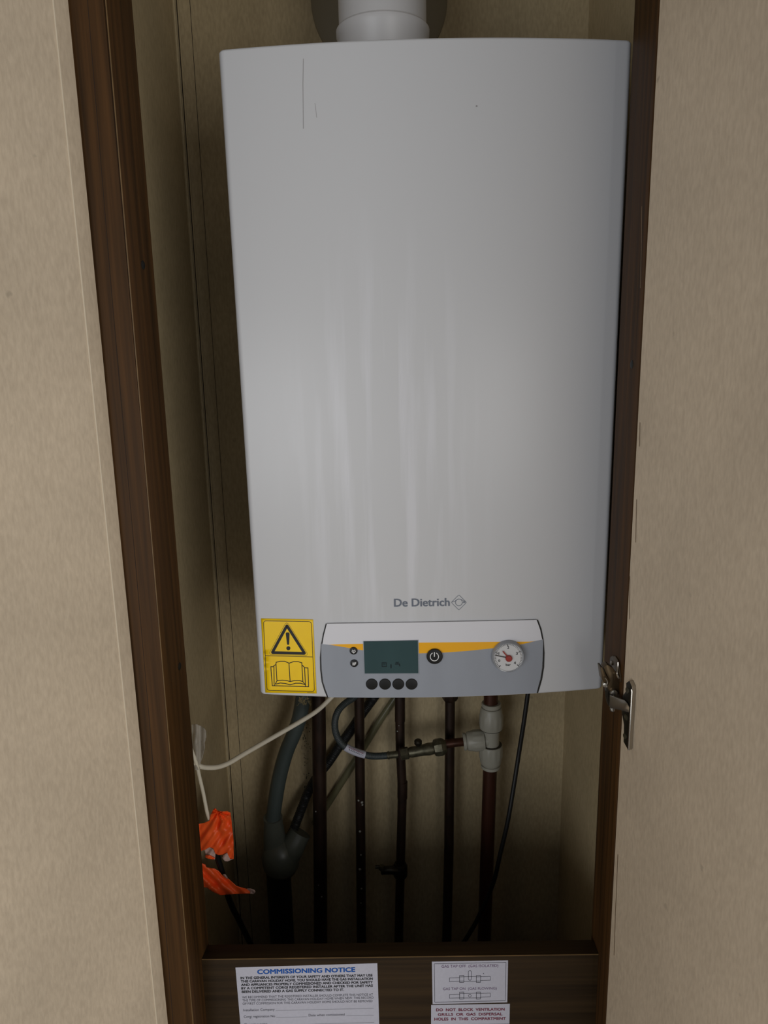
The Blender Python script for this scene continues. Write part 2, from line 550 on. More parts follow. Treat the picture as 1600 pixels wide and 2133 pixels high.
# ------------------------------------------------------------------ boiler
ZB = onY(547, 1447, DB).z; ZTB = onY(460, 102, DB).z
XB0, XB1, XR1 = -0.1512, -0.1552, 0.2362
BULGE = 0.016


def fy(x):
    c = (XB1 + XR1) / 2; h = (XR1 - XB1) / 2
    t = (x - c) / h
    return DB - BULGE * (1 - t * t)


def onF(px, py, eps=0.0):
    y = DB - 0.01
    for _ in range(8):
        p = onY(px, py, y - eps); y = fy(p.x)
        xl = XB0 + (XB1 - XB0) * (p.z - ZB) / (ZTB - ZB)
        e_ = min(p.x - xl, XR1 - p.x)
        if e_ < 0.006: y += 0.006 - math.sqrt(max(0, 0.006 ** 2 - (0.006 - max(e_, 0.0004)) ** 2))
    return onY(px, py, y - eps)


boiler = thing('gas_boiler', ((XB1 + XR1) / 2, (DB + YB) / 2, ZB), 'white wall-hung gas boiler with bowed front and grey control panel', 'boiler')


def outline(z, ins):
    t = (z - ZB) / (ZTB - ZB); x0 = XB0 + (XB1 - XB0) * t + ins; x1 = XR1 - ins; r = 0.006
    pts = [Vector((x0, YB - 0.001, z)), Vector((x0, DB + 0.010, z))]
    ya = fy(x0 + r) + ins; yb = fy(x1 - r) + ins
    for k in range(1, 7):
        a = PI * k / 12
        pts.append(Vector((x0 + r - r * math.cos(a), ya + r - r * math.sin(a), z)))
    n = 36
    for k in range(1, n):
        x = x0 + r + (x1 - x0 - 2 * r) * k / n
        pts.append(Vector((x, fy(x) + ins, z)))
    for k in range(6, 0, -1):
        a = PI * k / 12
        pts.append(Vector((x1 - r + r * math.cos(a), yb + r - r * math.sin(a), z)))
    pts += [Vector((x1, DB + 0.010, z)), Vector((x1, YB - 0.001, z))]
    return pts


b_ = B(); rings = []
for z, ins in ((ZB, 0.0028), (ZB + 0.0008, 0.0012), (ZB + 0.0028, 0.0), (ZTB - 0.0028, 0.0), (ZTB - 0.0008, 0.0012), (ZTB, 0.0028)):
    rings.append([b_.verts.new(p) for p in outline(z, ins)])
for a, c in zip(rings, rings[1:]):
    n = len(a)
    for k in range(n): b_.faces.new((a[k], a[(k + 1) % n], c[(k + 1) % n], c[k]))
b_.faces.new(rings[0][::-1]); b_.faces.new(rings[-1])
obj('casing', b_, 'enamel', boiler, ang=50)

# scuff marks on the front
b_ = B(); stroke(b_, [(632, 122), (631, 175), (632, 268)], 1.1, lambda x, y: onF(x, y, 0.0002), step=20)
obj('scuff', b_, 'scuff', boiler)
obj('scuff', stroke(B(), [(656, 215), (660, 245)], 0.6, lambda x, y: onF(x, y, 0.0002)), 'scuff', boiler)
obj('scuff', patch(B(), circ(993, 221, 2.0, 8), lambda x, y: onF(x, y, 0.0002)), 'scuff', boiler)

# control panel with white, yellow and grey bands
KL = [(681, 1299.5), (675, 1322), (671, 1345), (669, 1370), (669.5, 1395), (672.5, 1420), (678, 1438), (684, 1452.5)]
KR = [(1118, 1291.5), (1125, 1310), (1129.5, 1333), (1131.5, 1360), (1130.5, 1390), (1126.5, 1415), (1121, 1434), (1118, 1443.5)]


def interp(K, y):
    for a, b2 in zip(K, K[1:]):
        if a[1] <= y <= b2[1]: return a[0] + (b2[0] - a[0]) * (y - a[1]) / (b2[1] - a[1])
    return K[0][0] if y < K[0][1] else K[-1][0]


def lut(T, x):
    if x <= T[0][0]: return T[0][1]
    for a, b2 in zip(T, T[1:]):
        if a[0] <= x <= b2[0]: return a[1] + (b2[1] - a[1]) * (x - a[0]) / (b2[0] - a[0])
    return T[-1][1]


YT = [(665, 1341), (686, 1343), (700, 1342), (756, 1341), (873, 1338.5), (1025, 1337), (1106, 1336.5), (1118, 1334.5), (1135, 1331.5)]
YBt = [(665, 1341), (686, 1343), (711, 1347), (732, 1350.6), (756, 1354.5), (815, 1359), (873, 1361), (924, 1359.5), (973, 1356), (1025, 1350.5), (1090, 1341.5), (1106, 1337.5), (1118, 1334.5), (1135, 1331.5)]
TOPL = [(681, 1299.5), (760, 1298.3), (900, 1296.2), (1040, 1293.4), (1118, 1291.5)]
BOTL = [(684, 1452.5), (780, 1453.3), (900, 1452.2), (1000, 1449.5), (1118, 1443.5)]
EP = 0.0022
b_ = B(); cols = []
rows = 22
NX = 70
for i in range(NX + 1):
    s = i / NX
    col = []
    for j in range(rows + 1):
        v = j / rows
        xt = 681 + s * (1118 - 681); xb = 684 + s * (1118 - 684)
        yt = lut(TOPL, xt); yb = lut(BOTL, xb)
        # side curves
        y = yt + (yb - yt) * v
        xl = interp(KL, 1299.5 + (1452.5 - 1299.5) * v); xr = interp(KR, 1291.5 + (1443.5 - 1291.5) * v)
        x = xl + (xr - xl) * s
        ya, yc = lut(YT, x), lut(YBt, x)
        # rows 0-6 white, 6-9 yellow, 9-22 grey
        if j <= 6: y = yt + (ya - yt) * j / 6
        elif j <= 9: y = ya + (yc - ya) * (j - 6) / 3
        else: y = yc + (yb - yc) * (j - 9) / (rows - 9)
        col.append((x, y))
    cols.append(col)
V = [[b_.verts.new(onF(x, y, EP)) for x, y in c] for c in cols]
for i in range(NX):
    for j in range(rows):
        p = [V[i][j], V[i + 1][j], V[i + 1][j + 1], V[i][j + 1]]
        f = b_.faces.new(p); f.material_index = 0 if j < 6 else (1 if j < 9 else 2)
rim = [V[i][0] for i in range(NX + 1)] + [V[NX][j] for j in range(1, rows + 1)] + [V[i][rows] for i in range(NX - 1, -1, -1)] + [V[0][j] for j in range(rows - 1, 0, -1)]
rb = [b_.verts.new(v.co + Vector((0, EP - 0.0002, 0))) for v in rim]
for k in range(len(rim)):
    q = (k + 1) % len(rim); f = b_.faces.new((rim[k], rb[k], rb[q], rim[q]))
    f.material_index = 2 if rim[k].co.z < V[0][9].co.z else 0
bmesh.ops.remove_doubles(b_, verts=b_.verts, dist=1e-6)
bmesh.ops.recalc_face_normals(b_, faces=b_.faces)
cp = obj('control_panel', b_, ['panelwhite', 'yellow', 'panelgrey'], boiler, ang=40)
b_ = B()
stroke(b_, [(x - 1.3, y) for x, y in KL] , 2.4, lambda x, y: onF(x, y, 0.0006), step=8)
stroke(b_, [(x + 1.4, y) for x, y in KR], 3.2, lambda x, y: onF(x, y, 0.0006), step=8)
stroke(b_, [(x, y - 0.6) for x, y in TOPL], 1.6, lambda x, y: onF(x, y, 0.0006), step=8)
obj('panel_gap', b_, 'ink', boiler)

E1 = lambda x, y: onF(x, y, EP + 0.0006)
E2 = lambda x, y: onF(x, y, EP + 0.0010)
E3 = lambda x, y: onF(x, y, EP + 0.0013)
# display: bevelled frame, dark glass and segments
b_ = B()
q4 = [(756, 1335.5), (872, 1333), (873.3, 1405), (758.5, 1405.5)]
prism(b_, [onF(x, y, EP + 0.0006) for x, y in q4], Vector((0, 0.0016, 0)), 0.0003)
fr = obj('display', b_, 'panelgrey', cp, label='dark liquid crystal display with frame')
b_ = B(); patch(b_, [(757.5, 1336.5), (870.5, 1334.5), (871.5, 1402.5), (760, 1403)], lambda x, y: onF(x, y, EP + 0.0010) , 14)
stroke(b_, [(761, 1401.5), (870, 1401)], 1.6, E2, mi=1)
stroke(b_, [(757.6, 1337), (870, 1335)], 1.4, E2, mi=1)
stroke(b_, [(760, 1383.5), (870, 1382)], 0.7, E2, mi=2)
e = lambda x, y: onF(x, y, EP + 0.0012)
stroke(b_, [(796, 1380.5), (805, 1380.5), (805, 1388.5), (796, 1388.5)], 1.2, e, closed=True, mi=1)
stroke(b_, [(797.5, 1382.5), (803.5, 1382.5)], 0.8, e, mi=1); stroke(b_, [(797.5, 1385), (803.5, 1385)], 0.8, e, mi=1)
stroke(b_, [(814.6, 1384), (814.6, 1392)], 2.2, e, mi=1)
stroke(b_, [(823, 1383.2), (832, 1383.2), (833, 1388)], 2.0, e, mi=1); stroke(b_, [(827.5, 1379.5), (827.5, 1383)], 1.2, e, mi=1)
stroke(b_, [(824, 1379.8), (831, 1379.8)], 1.2, e, mi=1)
obj('display_glass', b_, ['lcd', 'lcdink', 'bezel'], cp)


def button(name, cx, cy, r, h, m_='knobblack', lab=None):
    c = onF(cx, cy, EP - 0.0002); R = rpx(cx, cy, c.y, r)
    return obj(name, lathe(B(), c, (0, -1, 0), [(R, 0), (R, h - .0005), (R * 0.93, h), (R * .6, h + .0002), (0, h + 0.0003)], 36), m_, cp, label=lab)


for cx in (774.6, 802.2, 829.8, 857.4):
    button('soft_key', cx, 1424.6, 12.2, 0.0014, lab='round black key under the display')
button('round_button', 736.8, 1355, 8.2, 0.0016)
button('round_button', 738.0, 1381, 8.2, 0.0016)
pb = button('power_button', 905.3, 1366, 16.6, 0.0028, lab='black round button with white power symbol')
b_ = B()
yy = onF(905, 1366, EP).y - 0.0033
pm = lambda x, y: onY(x, y, yy)
stroke(b_, circ(905, 1368.0, 8.6, 30, 115, 425), 1.5, pm)
stroke(b_, [(905, 1358.5), (905, 1368)], 1.9, pm)
obj('symbol', b_, 'white', cp, label='white power symbol'); b_ = B()
y2 = onF(737, 1355, EP).y - 0.0022
pm = lambda x, y: onY(x, y, y2)
stroke(b_, [(734.4, 1353.5), (733.4, 1357.5), (736.8, 1360.5), (740.2, 1357.5), (739.2, 1353.5)], 1.3, pm)
stroke(b_, [(736.8, 1360.5), (736.8, 1355.5), (734.4, 1353.5)], 1.0, pm); stroke(b_, [(736.8, 1355.5), (739.2, 1353.5)], 1.0, pm)
obj('symbol', b_, 'white', cp, label='white heart-shaped symbol'); b_ = B()
for k, x in enumerate((735, 737, 739)): stroke(b_, [(x, 1380), (x, 1386)], 1.2, pm)
stroke(b_, [(739, 1380), (741.4, 1380.5), (740.4, 1384)], 1.2, pm)
obj('symbol', b_, 'white', cp, label='white striped symbol')

# pressure gauge
gc = onF(1057.2, 1364.5, EP - 0.0003); gr_ = rpx(1057, 1364, gc.y, 33.2)
pg = obj('pressure_gauge', lathe(B(), gc, (0, -1, 0), [(gr_ * 1.03, 0), (gr_ * 1.0, 0.003), (gr_ * 0.985, 0.0062), (gr_ * 0.95, 0.0072), (gr_ * 0.9, 0.0070), (gr_ * 0.9, 0.0060), (0, 0.0060)], 56), 'bezel', boiler,
         label='round pressure gauge with clear rim')
yd = gc.y - 0.0063
pm = lambda x, y: onY(x, y, yd)
pc = gc + Vector((0, -0.0063, 0))


def proj(p):
    q = R3.transposed() @ (p - Vector((0, 0, CAMZ)))
    return (800 + F * q.x / -q.z, 1066.5 - F * q.y / -q.z)


gx, gy = proj(pc)
b_ = B(); patch(b_, circ(gx, gy, 29.6, 48), pm); obj('dial', b_, 'dial', pg)
pm = lambda x, y: onY(x, y, yd - 0.0003)
b_ = B()
g5 = lambda x, y: (gx + (x - 1137) * .225, gy + (y - 622) * .225)
for k in range(41):
    a = 226 - k * (226 + 40) / 40; r2 = 28.6; r1 = 25.4 if k % 10 else 23.5
    ca, sa = math.cos(math.radians(a)), math.sin(math.radians(a))
    stroke(b_, [(gx + r1 * ca, gy - r1 * sa), (gx + r2 * ca, gy - r2 * sa)], 0.8 if k % 10 else 1.5, pm)
for s, (x0, y0), (x1, y1), h in (('0', (1044, 664), (1061, 664), 5), ('1', (1046, 597), (1051, 597), 5), ('2', (1127, 543), (1144, 543), 5.4),
                                 ('3', (1207, 598), (1224, 598), 5.4), ('4', (1188, 685), (1206, 685), 5.2), ('bar', (1113, 701), (1157, 701), 4.6)):
    text(b_, s, g5(x0, y0), g5(x1, y1), h, pm, 0.02)
stroke(b_, circ(gx, gy, 30.2, 30, 205, 335), 1.0, pm)
obj('dial_marking', b_, 'ink', pg)
pm = lambda x, y: onY(x, y, yd - 0.0012)
b_ = B(); a = g5(1140, 628); stroke(b_, [a, g5(1018, 604)], 1.6, pm); obj('needle', b_, 'ink', pg, label='black gauge needle')
pm = lambda x, y: onY(x, y, yd - 0.0016)
b_ = B(); stroke(b_, [a, g5(1086, 566)], 2.6, pm)
c = onY(a[0], a[1], yd - 0.0001); lathe(b_, c, (0, -1, 0), [(0.0036, 0), (0.0036, 0.0022), (0.003, 0.0028), (0, 0.003)], 24)
obj('needle', b_, 'reddot', pg, label='red setting needle and hub')

# maker's lettering and diamond emblem
E0 = lambda x, y: onF(x, y, 0.0003)
b_ = B(); text(b_, 'De Dietrich', (821.4, 1263.6), (936.5, 1262), 15.8, E0, 0.035)
d = 15.9; cx, cy = 956, 1255
dm = []
for k, (ax, ay) in enumerate(((0, -1), (1, 0), (0, 1), (-1, 0))):
    bx, by = ((0, -1), (1, 0), (0, 1), (-1, 0))[(k + 1) % 4]
    zx, zy = ((0, -1), (1, 0), (0, 1), (-1, 0))[(k - 1) % 4]
    dm += [(cx + d * (ax * .9 + zx * .1), cy + d * (ay * .9 + zy * .1)), (cx + d * ax * .95, cy + d * ay * .95), (cx + d * (ax * .9 + bx * .1), cy + d * (ay * .9 + by * .1))]
stroke(b_, dm, 0.9, E0, closed=True)
stroke(b_, circ(cx, cy, 7.0, 26), 1.0, E0, closed=True)
stroke(b_, [(941.5, 1254), (947, 1253.2), (950, 1250.5), (956, 1247.8), (963, 1249.5)], 1.0, E0)
patch(b_, [(962, 1249), (968.5, 1253), (970, 1255), (963, 1256.5), (966, 1253.6)], E0)
obj('lettering', b_, 'logogrey', boiler, label='grey maker name with a diamond emblem')

# ------------------------------------------------------------------ warning label
k4 = lambda x, y: (520 + x * .2125, 1260 + y * .2125)
EL = lambda x, y: onF(x, y, 0.0004)
EI = lambda x, y: onF(x, y, 0.0007)
b_ = B(); patch(b_, [k4(112, 133), k4(622, 143), k4(657, 868), k4(155, 860)], EL, 14)
ol = [v for v in b_.verts]
wl = obj('warning_label', b_, 'stickyellow')
wl.modifiers.new('thick', 'SOLIDIFY').thickness = 0.0002
tag(wl, 'yellow warning label with triangle and open manual on boiler front', 'label')
b_ = B()


def kk(pts): return [k4(*p) for p in pts]


def rrect(tl, tr, br, bl, r):
    c = [Vector(tl), Vector(tr), Vector(br), Vector(bl)]; out = []
    for i in range(4):
        p, a, n = c[i], c[i - 1], c[(i + 1) % 4]
        s = p + (a - p).normalized() * r; e_ = p + (n - p).normalized() * r
        for k in range(6):
            t = k / 5; out.append(tuple((1 - t) ** 2 * s + 2 * t * (1 - t) * p + t * t * e_))
    return out


stroke(b_, kk(rrect((136, 156), (605, 164), (636, 850), (170, 838), 28)), 1.2, EI, closed=True, step=10)
stroke(b_, kk([(156, 498), (616, 510)]), 1.2, EI, step=10)
tri = rrect  # noqa


def tri_path(p, r):
    c = [Vector(q) for q in p]; out = []
    for i in range(3):
        q, a, n = c[i], c[i - 1], c[(i + 1) % 3]
        s = q + (a - q).normalized() * r; e_ = q + (n - q).normalized() * r
        for k in range(5):
            t = k / 4; out.append(tuple((1 - t) ** 2 * s + 2 * t * (1 - t) * q + t * t * e_))
    return out


stroke(b_, kk(tri_path([(366, 203), (222, 468), (540, 476)], 10)), 6.0, EI, closed=True, step=8)
stroke(b_, kk(tri_path([(363, 160), (184, 488), (580, 498)], 40)), 0.6, EI, closed=True, step=10)
patch(b_, kk([(354, 280), (360, 270), (384, 270), (392, 280), (388, 386), (384, 391), (371, 391), (367, 386)]), EI)
patch(b_, kk(circ(380, 425, 20, 20)), EI)
for pts in ([(268, 740), (258, 575), (262, 562), (300, 553), (345, 553), (388, 572)], [(388, 572), (430, 556), (475, 556), (512, 568), (522, 750)],
            [(386, 572), (397, 748)], [(268, 742), (320, 738), (365, 742), (397, 752), (440, 742), (490, 742), (522, 752)],
            [(240, 775), (238, 595), (258, 585)], [(548, 785), (538, 612), (515, 590)],
            [(250, 778), (300, 766), (350, 770), (397, 784), (450, 768), (500, 768), (545, 782)],
            [(238, 606), (208, 606), (222, 792), (578, 802), (572, 618), (540, 616)], [(240, 775), (245, 790)], [(548, 785), (548, 798)],
            [(270, 742), (250, 778)], [(522, 752), (545, 782)]):
    stroke(b_, kk(pts), 1.7, EI, step=8)
for k in range(9): stroke(b_, kk([(566 + k * 8, 858 + k * .3), (570 + k * 8, 862 + k * .3)]), .8, EI)
obj('label_print', b_, 'ink', wl)

# ------------------------------------------------------------------ flue
fl = onY(796.5, 20, 0.925); fr_ = 0.0490
flz = ZTB - 0.004
flue = thing('flue_pipe', (fl.x, 0.925, ZTB), 'white round flue pipe rising from the top of the boiler', 'flue')
b_ = B(); lathe(b_, (fl.x, 0.925, ZTB), (0, 0, 1), [(fr_, 0.0), (fr_, ZT - ZTB)], 64); obj('pipe', b_, 'flue', flue)
zc = onY(796, 22, 0.925 - fr_).z - ZTB
b_ = B(); lathe(b_, (fl.x, 0.925, ZTB), (0, 0, 1), [(fr_ + .0018, 0.0), (fr_ + .0018, zc - .010), (fr_ + .0032, zc - .008), (fr_ + .0034, zc - .002), (fr_ + .002, zc), (fr_, zc + .0005)], 64)
obj('socket_collar', b_, 'flue', flue)
rc = onY(790, 2, YB)
rr_ = 142 / F * (YB / ray(790, 2).y)
ob = obj('flue_seal', lathe(B(), (rc.x, YB, rc.z), (0, -1, 0), [(rr_, 0), (rr_, 0.004), (rr_ - .003, .006), (rr_ * .7, .009), (0, .009)], 56), 'rosette')
tag(ob, 'round grey seal plate on the back board behind the flue', 'seal plate')

# ------------------------------------------------------------------ pipework under the boiler
FL = 0.02


def pipe_thing(name, label, cat, m_, pts, half, Y, drop=True, seg=20, group=None):
    """straight or slightly bent pipe through pixel points at depth Y, running down to the floor"""
    path = [onY(px, py, Y) for px, py in pts]
    R = rpx(pts[len(pts) // 2][0], pts[len(pts) // 2][1], Y, half)
    a, c = path[-2], path[-1]
    if drop:
        k = (FL - c.z) / (c.z - a.z); path.append(c + (c - a) * k * 1.0)
        path[-1] = Vector((c.x, Y, FL))
    path.insert(0, Vector((path[0].x, Y, ZB + 0.004)))
    o = obj(name, tube(B(), path, R, seg), m_)
    tag(o, label, cat, group)
    return o, R


pE, rE = pipe_thing('copper_pipe', 'thick dark brown pipe furthest left below the boiler', 'pipe', 'copper', [(664, 1480), (667, 1740), (668, 1968)], 14.2, 1.043)
pF, rF = pipe_thing('copper_pipe', 'thin tarnished pipe behind the braided hose label', 'pipe', 'copper', [(748.7, 1480), (751.5, 1750), (753, 1968)], 10.0, 1.05)
pG, rG = pipe_thing('copper_pipe', 'slightly bent dark pipe with a clip and side screw low down', 'pipe', 'copper',
                    [(833, 1455), (833.2, 1505), (834, 1560), (836.5, 1610), (838.4, 1645), (837, 1700), (835.4, 1760), (830.5, 1968)], 9.6, 1.05)
pH, rH = pipe_thing('copper_pipe', 'thin dark pipe between the brass valve and white tee', 'pipe', 'copper', [(937.5, 1480), (935.3, 1760), (930.5, 1968)], 10.0, 1.052)
b_ = B()
lathe(b_, onY(937, 1446, 1.052), (0, 0, -1), [(rH * 1.65, -0.012), (rH * 1.65, 0.006), (rH * 1.35, 0.010), (rH * 1.02, 0.0105)], 6)
obj('pipe_nut', b_, 'copper', pH)
# soldered coupling and paint spots
b_ = B(); tube(b_, [onY(833.2, 1446, 1.05), onY(833.3, 1502, 1.05)], rG * 1.1, 20)
obj('pipe_coupling', b_, 'copper', pG)
obj('pipe_coupling', tube(B(), [onY(838.5, 1628, 1.05), onY(838.2, 1662, 1.05)], rG * 1.1, 20), 'copper', pG)
for par, R, Y, spots in ((pF, rF, 1.05, [(747, 1667, 2.4), (754, 1671, 3), (755, 1676, 2.2), (750, 1731, 3), (752, 1780, 2), (750, 1810, 3.5), (753, 1850, 2.4), (752, 1880, 2)]),
                         (pE, rE, 1.043, [(664, 1843, 2.2), (670, 1867, 2.4), (658, 1690, 1.5)]), (pG, rG, 1.05, [(831, 1511, 1.4), (828, 1523, 1.6)])):
    for x, y, s in spots:
        obj('solder_spot', lathe(B(), onY(x, y, Y - R * 0.86), (0, -1, 0), [(rpx(x, y, Y, s), -.001), (rpx(x, y, Y, s) * .8, .0012), (0, .0016)], 9), 'flux', par)
# brown supply pipe with white push-fit tee
TY = 1.03
R22 = rpx(1020, 1600, TY, 14.6)
top = onY(1022, 1500, TY); bot = onY(1008.5, 1968, TY); mid = onY(1020.6, 1608, TY)
b_ = B(); tube(b_, [Vector((top.x, TY, ZB + .004)), top, mid, bot, Vector((bot.x, TY, FL))], R22, 24)
pI = tag(obj('copper_pipe', b_, 'copperred'), 'reddish brown pipe passing through the white tee', 'pipe')
tx = onY(1022.8, 1540, TY).x


def zz(py): return onY(1025, py, TY - 0.01).z


tee = thing('pipe_tee', (tx, TY, zz(1606)), 'white plastic push-fit tee joining two brown pipes', 'pipe fitting')
Rb = rpx(1025, 1520, TY, 17.4); Rc = rpx(1025, 1520, TY, 24.0)
obj('tee_body', lathe(lathe(B(), (tx, TY, zz(1562)), (0, 0, 1), [(Rb, 0), (Rb, zz(1520) - zz(1562))], 32),
                      Vector((tx, TY, onY(1000, 1540, TY).z)), (-1, 0, -0.08), [(Rb * .95, 0.004), (Rb * .9, 0.03)], 32), 'fitting', tee)
rid = lambda j, k: (0.0007 if k % 4 < 2 and 3 <= j <= 4 else 0)


def collar(c, ax, L, R):
    return lathe(B(), c, ax, [(R * .93, 0), (R * .99, .0006), (R, L * .08), (R * 1.0, L * .12), (R * 1.0, L * .5), (R * .97, L * .56), (R * .95, L * .68), (R * .88, L * .8), (R * .84, L * .82), (R * .74, L * .83), (R * .74, L * .86), (R * .84, L * .87), (R * .85, L * .97), (R * .80, L)], 48, ridge=rid)


obj('collar', collar((tx, TY, zz(1523)), (0, 0, 1), zz(1470) - zz(1523), Rc), 'fitting', tee)
obj('collar', collar((tx, TY, zz(1557)), (0, 0, -1), zz(1557) - zz(1606), Rc), 'fitting', tee)
bc = onY(1009, 1540.5, TY); bx = (onY(965, 1545, TY) - bc)
obj('collar', collar(bc, bx, bx.length, Rc * .9), 'fitting', tee)
b_ = B()
for z in (zz(1523.5), zz(1557.5)): obj('seal_line', lathe(B(), (tx, TY, z - .0004), (0, 0, 1), [(Rc * .95, 0), (Rc * .95, .0010)], 40), 'seam', tee)
BY = 1.022
b_ = B(); tube(b_, [onY(975, 1544, TY), onY(952, 1546.5, BY), onY(925, 1550, BY)], rpx(950, 1547, BY, 8.8), 20)
tag(obj('branch_pipe', b_, 'copperred'), 'short brown branch pipe between the white tee and brass valve', 'pipe')

# filling valve
v0 = onY(834, 1571, BY - .004); v1 = onY(930, 1553.5, BY - .002); ax = (v1 - v0); L = ax.length
fv = thing('filling_valve', v0, 'dull brass filling valve between braided hose and brown branch pipe', 'valve')
u = rpx(880, 1560, BY, 1)
b_ = B(); lathe(b_, v0, ax, [(8 * u, .15 * L), (9.5 * u, .18 * L), (11 * u, .24 * L), (11.5 * u, .5 * L), (13 * u, .62 * L), (12 * u, .72 * L), (9 * u, .8 * L)], 28); obj('valve_body', b_, 'brass', fv)
b_ = B(); lathe(b_, v0, ax, [(10 * u, 0), (13 * u, .01 * L), (13 * u, .17 * L), (10 * u, .19 * L)], 6); obj('hex_nut', b_, 'brass', fv, ang=25)
b_ = B(); lathe(b_, v0, ax, [(13 * u, .72 * L), (17 * u, .74 * L), (18.5 * u, .8 * L), (18.5 * u, .9 * L), (16 * u, .95 * L), (11 * u, 1.0 * L)], 8); obj('hex_nut', b_, 'brass', fv, ang=25)
kc = onY(871, 1553, BY - .004)
b_ = B(); lathe(b_, kc, (0, -.25, 1), [(4 * u, 0), (4 * u, 5 * u), (8 * u, 6 * u), (8 * u, 12 * u), (5 * u, 15 * u), (0, 15 * u)], 20); obj('valve_screw', b_, 'darksteel', fv)
# drain clip on bent pipe
b_ = B()
c = onY(834, 1813, 1.05); u2 = rpx(834, 1813, 1.05, 1)
lathe(b_, c + Vector((0, 0, -.012)), (0, 0, 1), [(12 * u2, 0), (15 * u2, .004), (15 * u2, .020), (12 * u2, .025)], 20)
tube(b_, smooth_path([c + Vector((-.004, -.006, .004)), c + Vector((-.016, -.008, .007)), c + Vector((-.030, -.006, .005))]), 8.5 * u2, 14)
dc = obj('drain_cock', b_, 'darksteel')
tag(dc, 'small black drain cock clamped low on the bent pipe', 'valve')
lathe_c = onY(797, 1805, 1.035)
obj('drain_screw', lathe(B(), lathe_c, (-0.5, -.9, 0), [(6 * u2, 0), (6 * u2, .006), (3 * u2, .007), (0, .007)], 8), 'brass', dc)
obj('drain_spindle', tube(B(), [onY(797, 1805, 1.043), onY(782, 1806, 1.043)], 3.4 * u2, 10), 'darksteel', dc)

# braided filling hose
kp = [(745, 1446), (736, 1454), (718, 1466), (704, 1482), (697.7, 1503), (699, 1524), (706, 1541), (718, 1554.5), (738, 1565), (762, 1572.5), (780, 1575), (803, 1574), (829, 1571)]
ys = [1.045, 1.04, 1.03, 1.02, 1.015, 1.013, 1.012, 1.012, 1.012, 1.012, 1.014, 1.016, 1.018]
path = smooth_path([onY(x, y, Y) for (x, y), Y in zip(kp, ys)], 0.0006)
rK = rpx(740, 1550, 1.012, 7.0)
bh = obj('braided_hose', tube(B(), path, lambda d_, i: rK * (1 + 0.03 * math.sin(d_ * 2 * PI / 0.0024)), 16), 'braid')
tag(bh, 'grey braided filling hose looping from the boiler to the brass valve', 'hose')
lp_ = [p for p in path if onY(719, 1555, 1.012).x <= p.x <= onY(761, 1573, 1.012).x and p.z < onY(710, 1540, 1.01).z]
lo = obj('hose_label', tube(B(), lp_, rK * 1.12, 16, cap=False), 'paper', bh, label='white paper sleeve with red print')
b_ = B()
for dy, m_ in ((3.6, 1), (-1.2, 0)):
    for k in range(9):
        x = 727 + k * 3.4; y = 1561.9 + k * 1.48 - dy
        stroke(b_, [(x, y), (x + 1.0 + (k % 3) * .5, y - 2.2), (x + 1.9, y + .6)], .7, lambda x, y: onY(x, y, 1.012 - rK * 1.12), mi=m_)
obj('sleeve_print', b_, ['ink2', 'red'], lo)
b_ = B(); tube(b_, [onY(806, 1573.5, 1.016), onY(829, 1571.3, 1.017)], lambda d_, i: rK * 1.05, 18)
tube(b_, [onY(808, 1573.5, 1.016), onY(811, 1573.2, 1.016)], rK * 1.2, 18); tube(b_, [onY(824, 1572, 1.017), onY(827, 1571.7, 1.017)], rK * 1.15, 18)
obj('ferrule', b_, 'brass', bh)

# corrugated waste hose running behind the pipes
cp_ = [(790, 1436), (778, 1454), (754, 1487), (731, 1521), (705, 1557), (685.5, 1586), (664, 1614), (643, 1648), (627, 1688), (614, 1722), (606, 1742)]
cy_ = [1.078, 1.078, 1.078, 1.078, 1.078, 1.077, 1.075, 1.07, 1.055, 1.045, 1.04]
path = smooth_path([onY(x, y, Y) for (x, y), Y in zip(cp_, cy_)], 0.0006)
rB = rpx(700, 1560, 1.075, 9.6)
tag(obj('corrugated_hose', tube(B(), path, lambda d_, i: rB * (1 + 0.06 * math.sin(d_ * 2 * PI / 0.0026)), 16), 'hoseblack'),
    'black corrugated hose slanting behind the copper pipes', 'hose')
# cloudy tube near the wall
tp = [(842, 1425), (822, 1455), (790, 1503), (765, 1545), (735, 1592), (700, 1648), (672, 1692), (655, 1716)]
path = smooth_path([onY(x, y, 1.0835) for (x, y) in tp], 0.004)
tag(obj('overflow_tube', tube(B(), path, rpx(760, 1550, 1.083, 7.2), 16), 'tube'), 'cloudy olive tube slanting down the back board beside the corrugated hose', 'tube')
# grey condensate hose
ap = [(633, 1436), (631, 1455), (624, 1494), (613, 1527), (598, 1562), (586, 1602), (577, 1645), (569.5, 1699), (568, 1720)]
path = smooth_path([onY(x, y, 1.03) for x, y in ap], 0.004)
gh = tag(obj('grey_hose', tube(B(), path, rpx(600, 1560, 1.03, 15.5), 24), 'hosegrey'), 'thick grey hose curving down into the rubber waste adaptor', 'hose')
b_ = B()
for k in range(60):
    x = 622 + random.random() * 22; y = 1452 + random.random() * 16
    p = onY(x, y, 1.03 - .0118)
    q = p + Vector((random.uniform(-.004, .004), random.uniform(-.002, .0), random.uniform(-.004, .004)))
    tube(b_, [p, (p + q) / 2 + Vector((random.uniform(-.001, .001), -.0006, random.uniform(-.001, .001))), q], 0.00025, 4)
obj('hemp_tuft', b_, 'hemp', gh, label='wisp of pale hemp fibre')

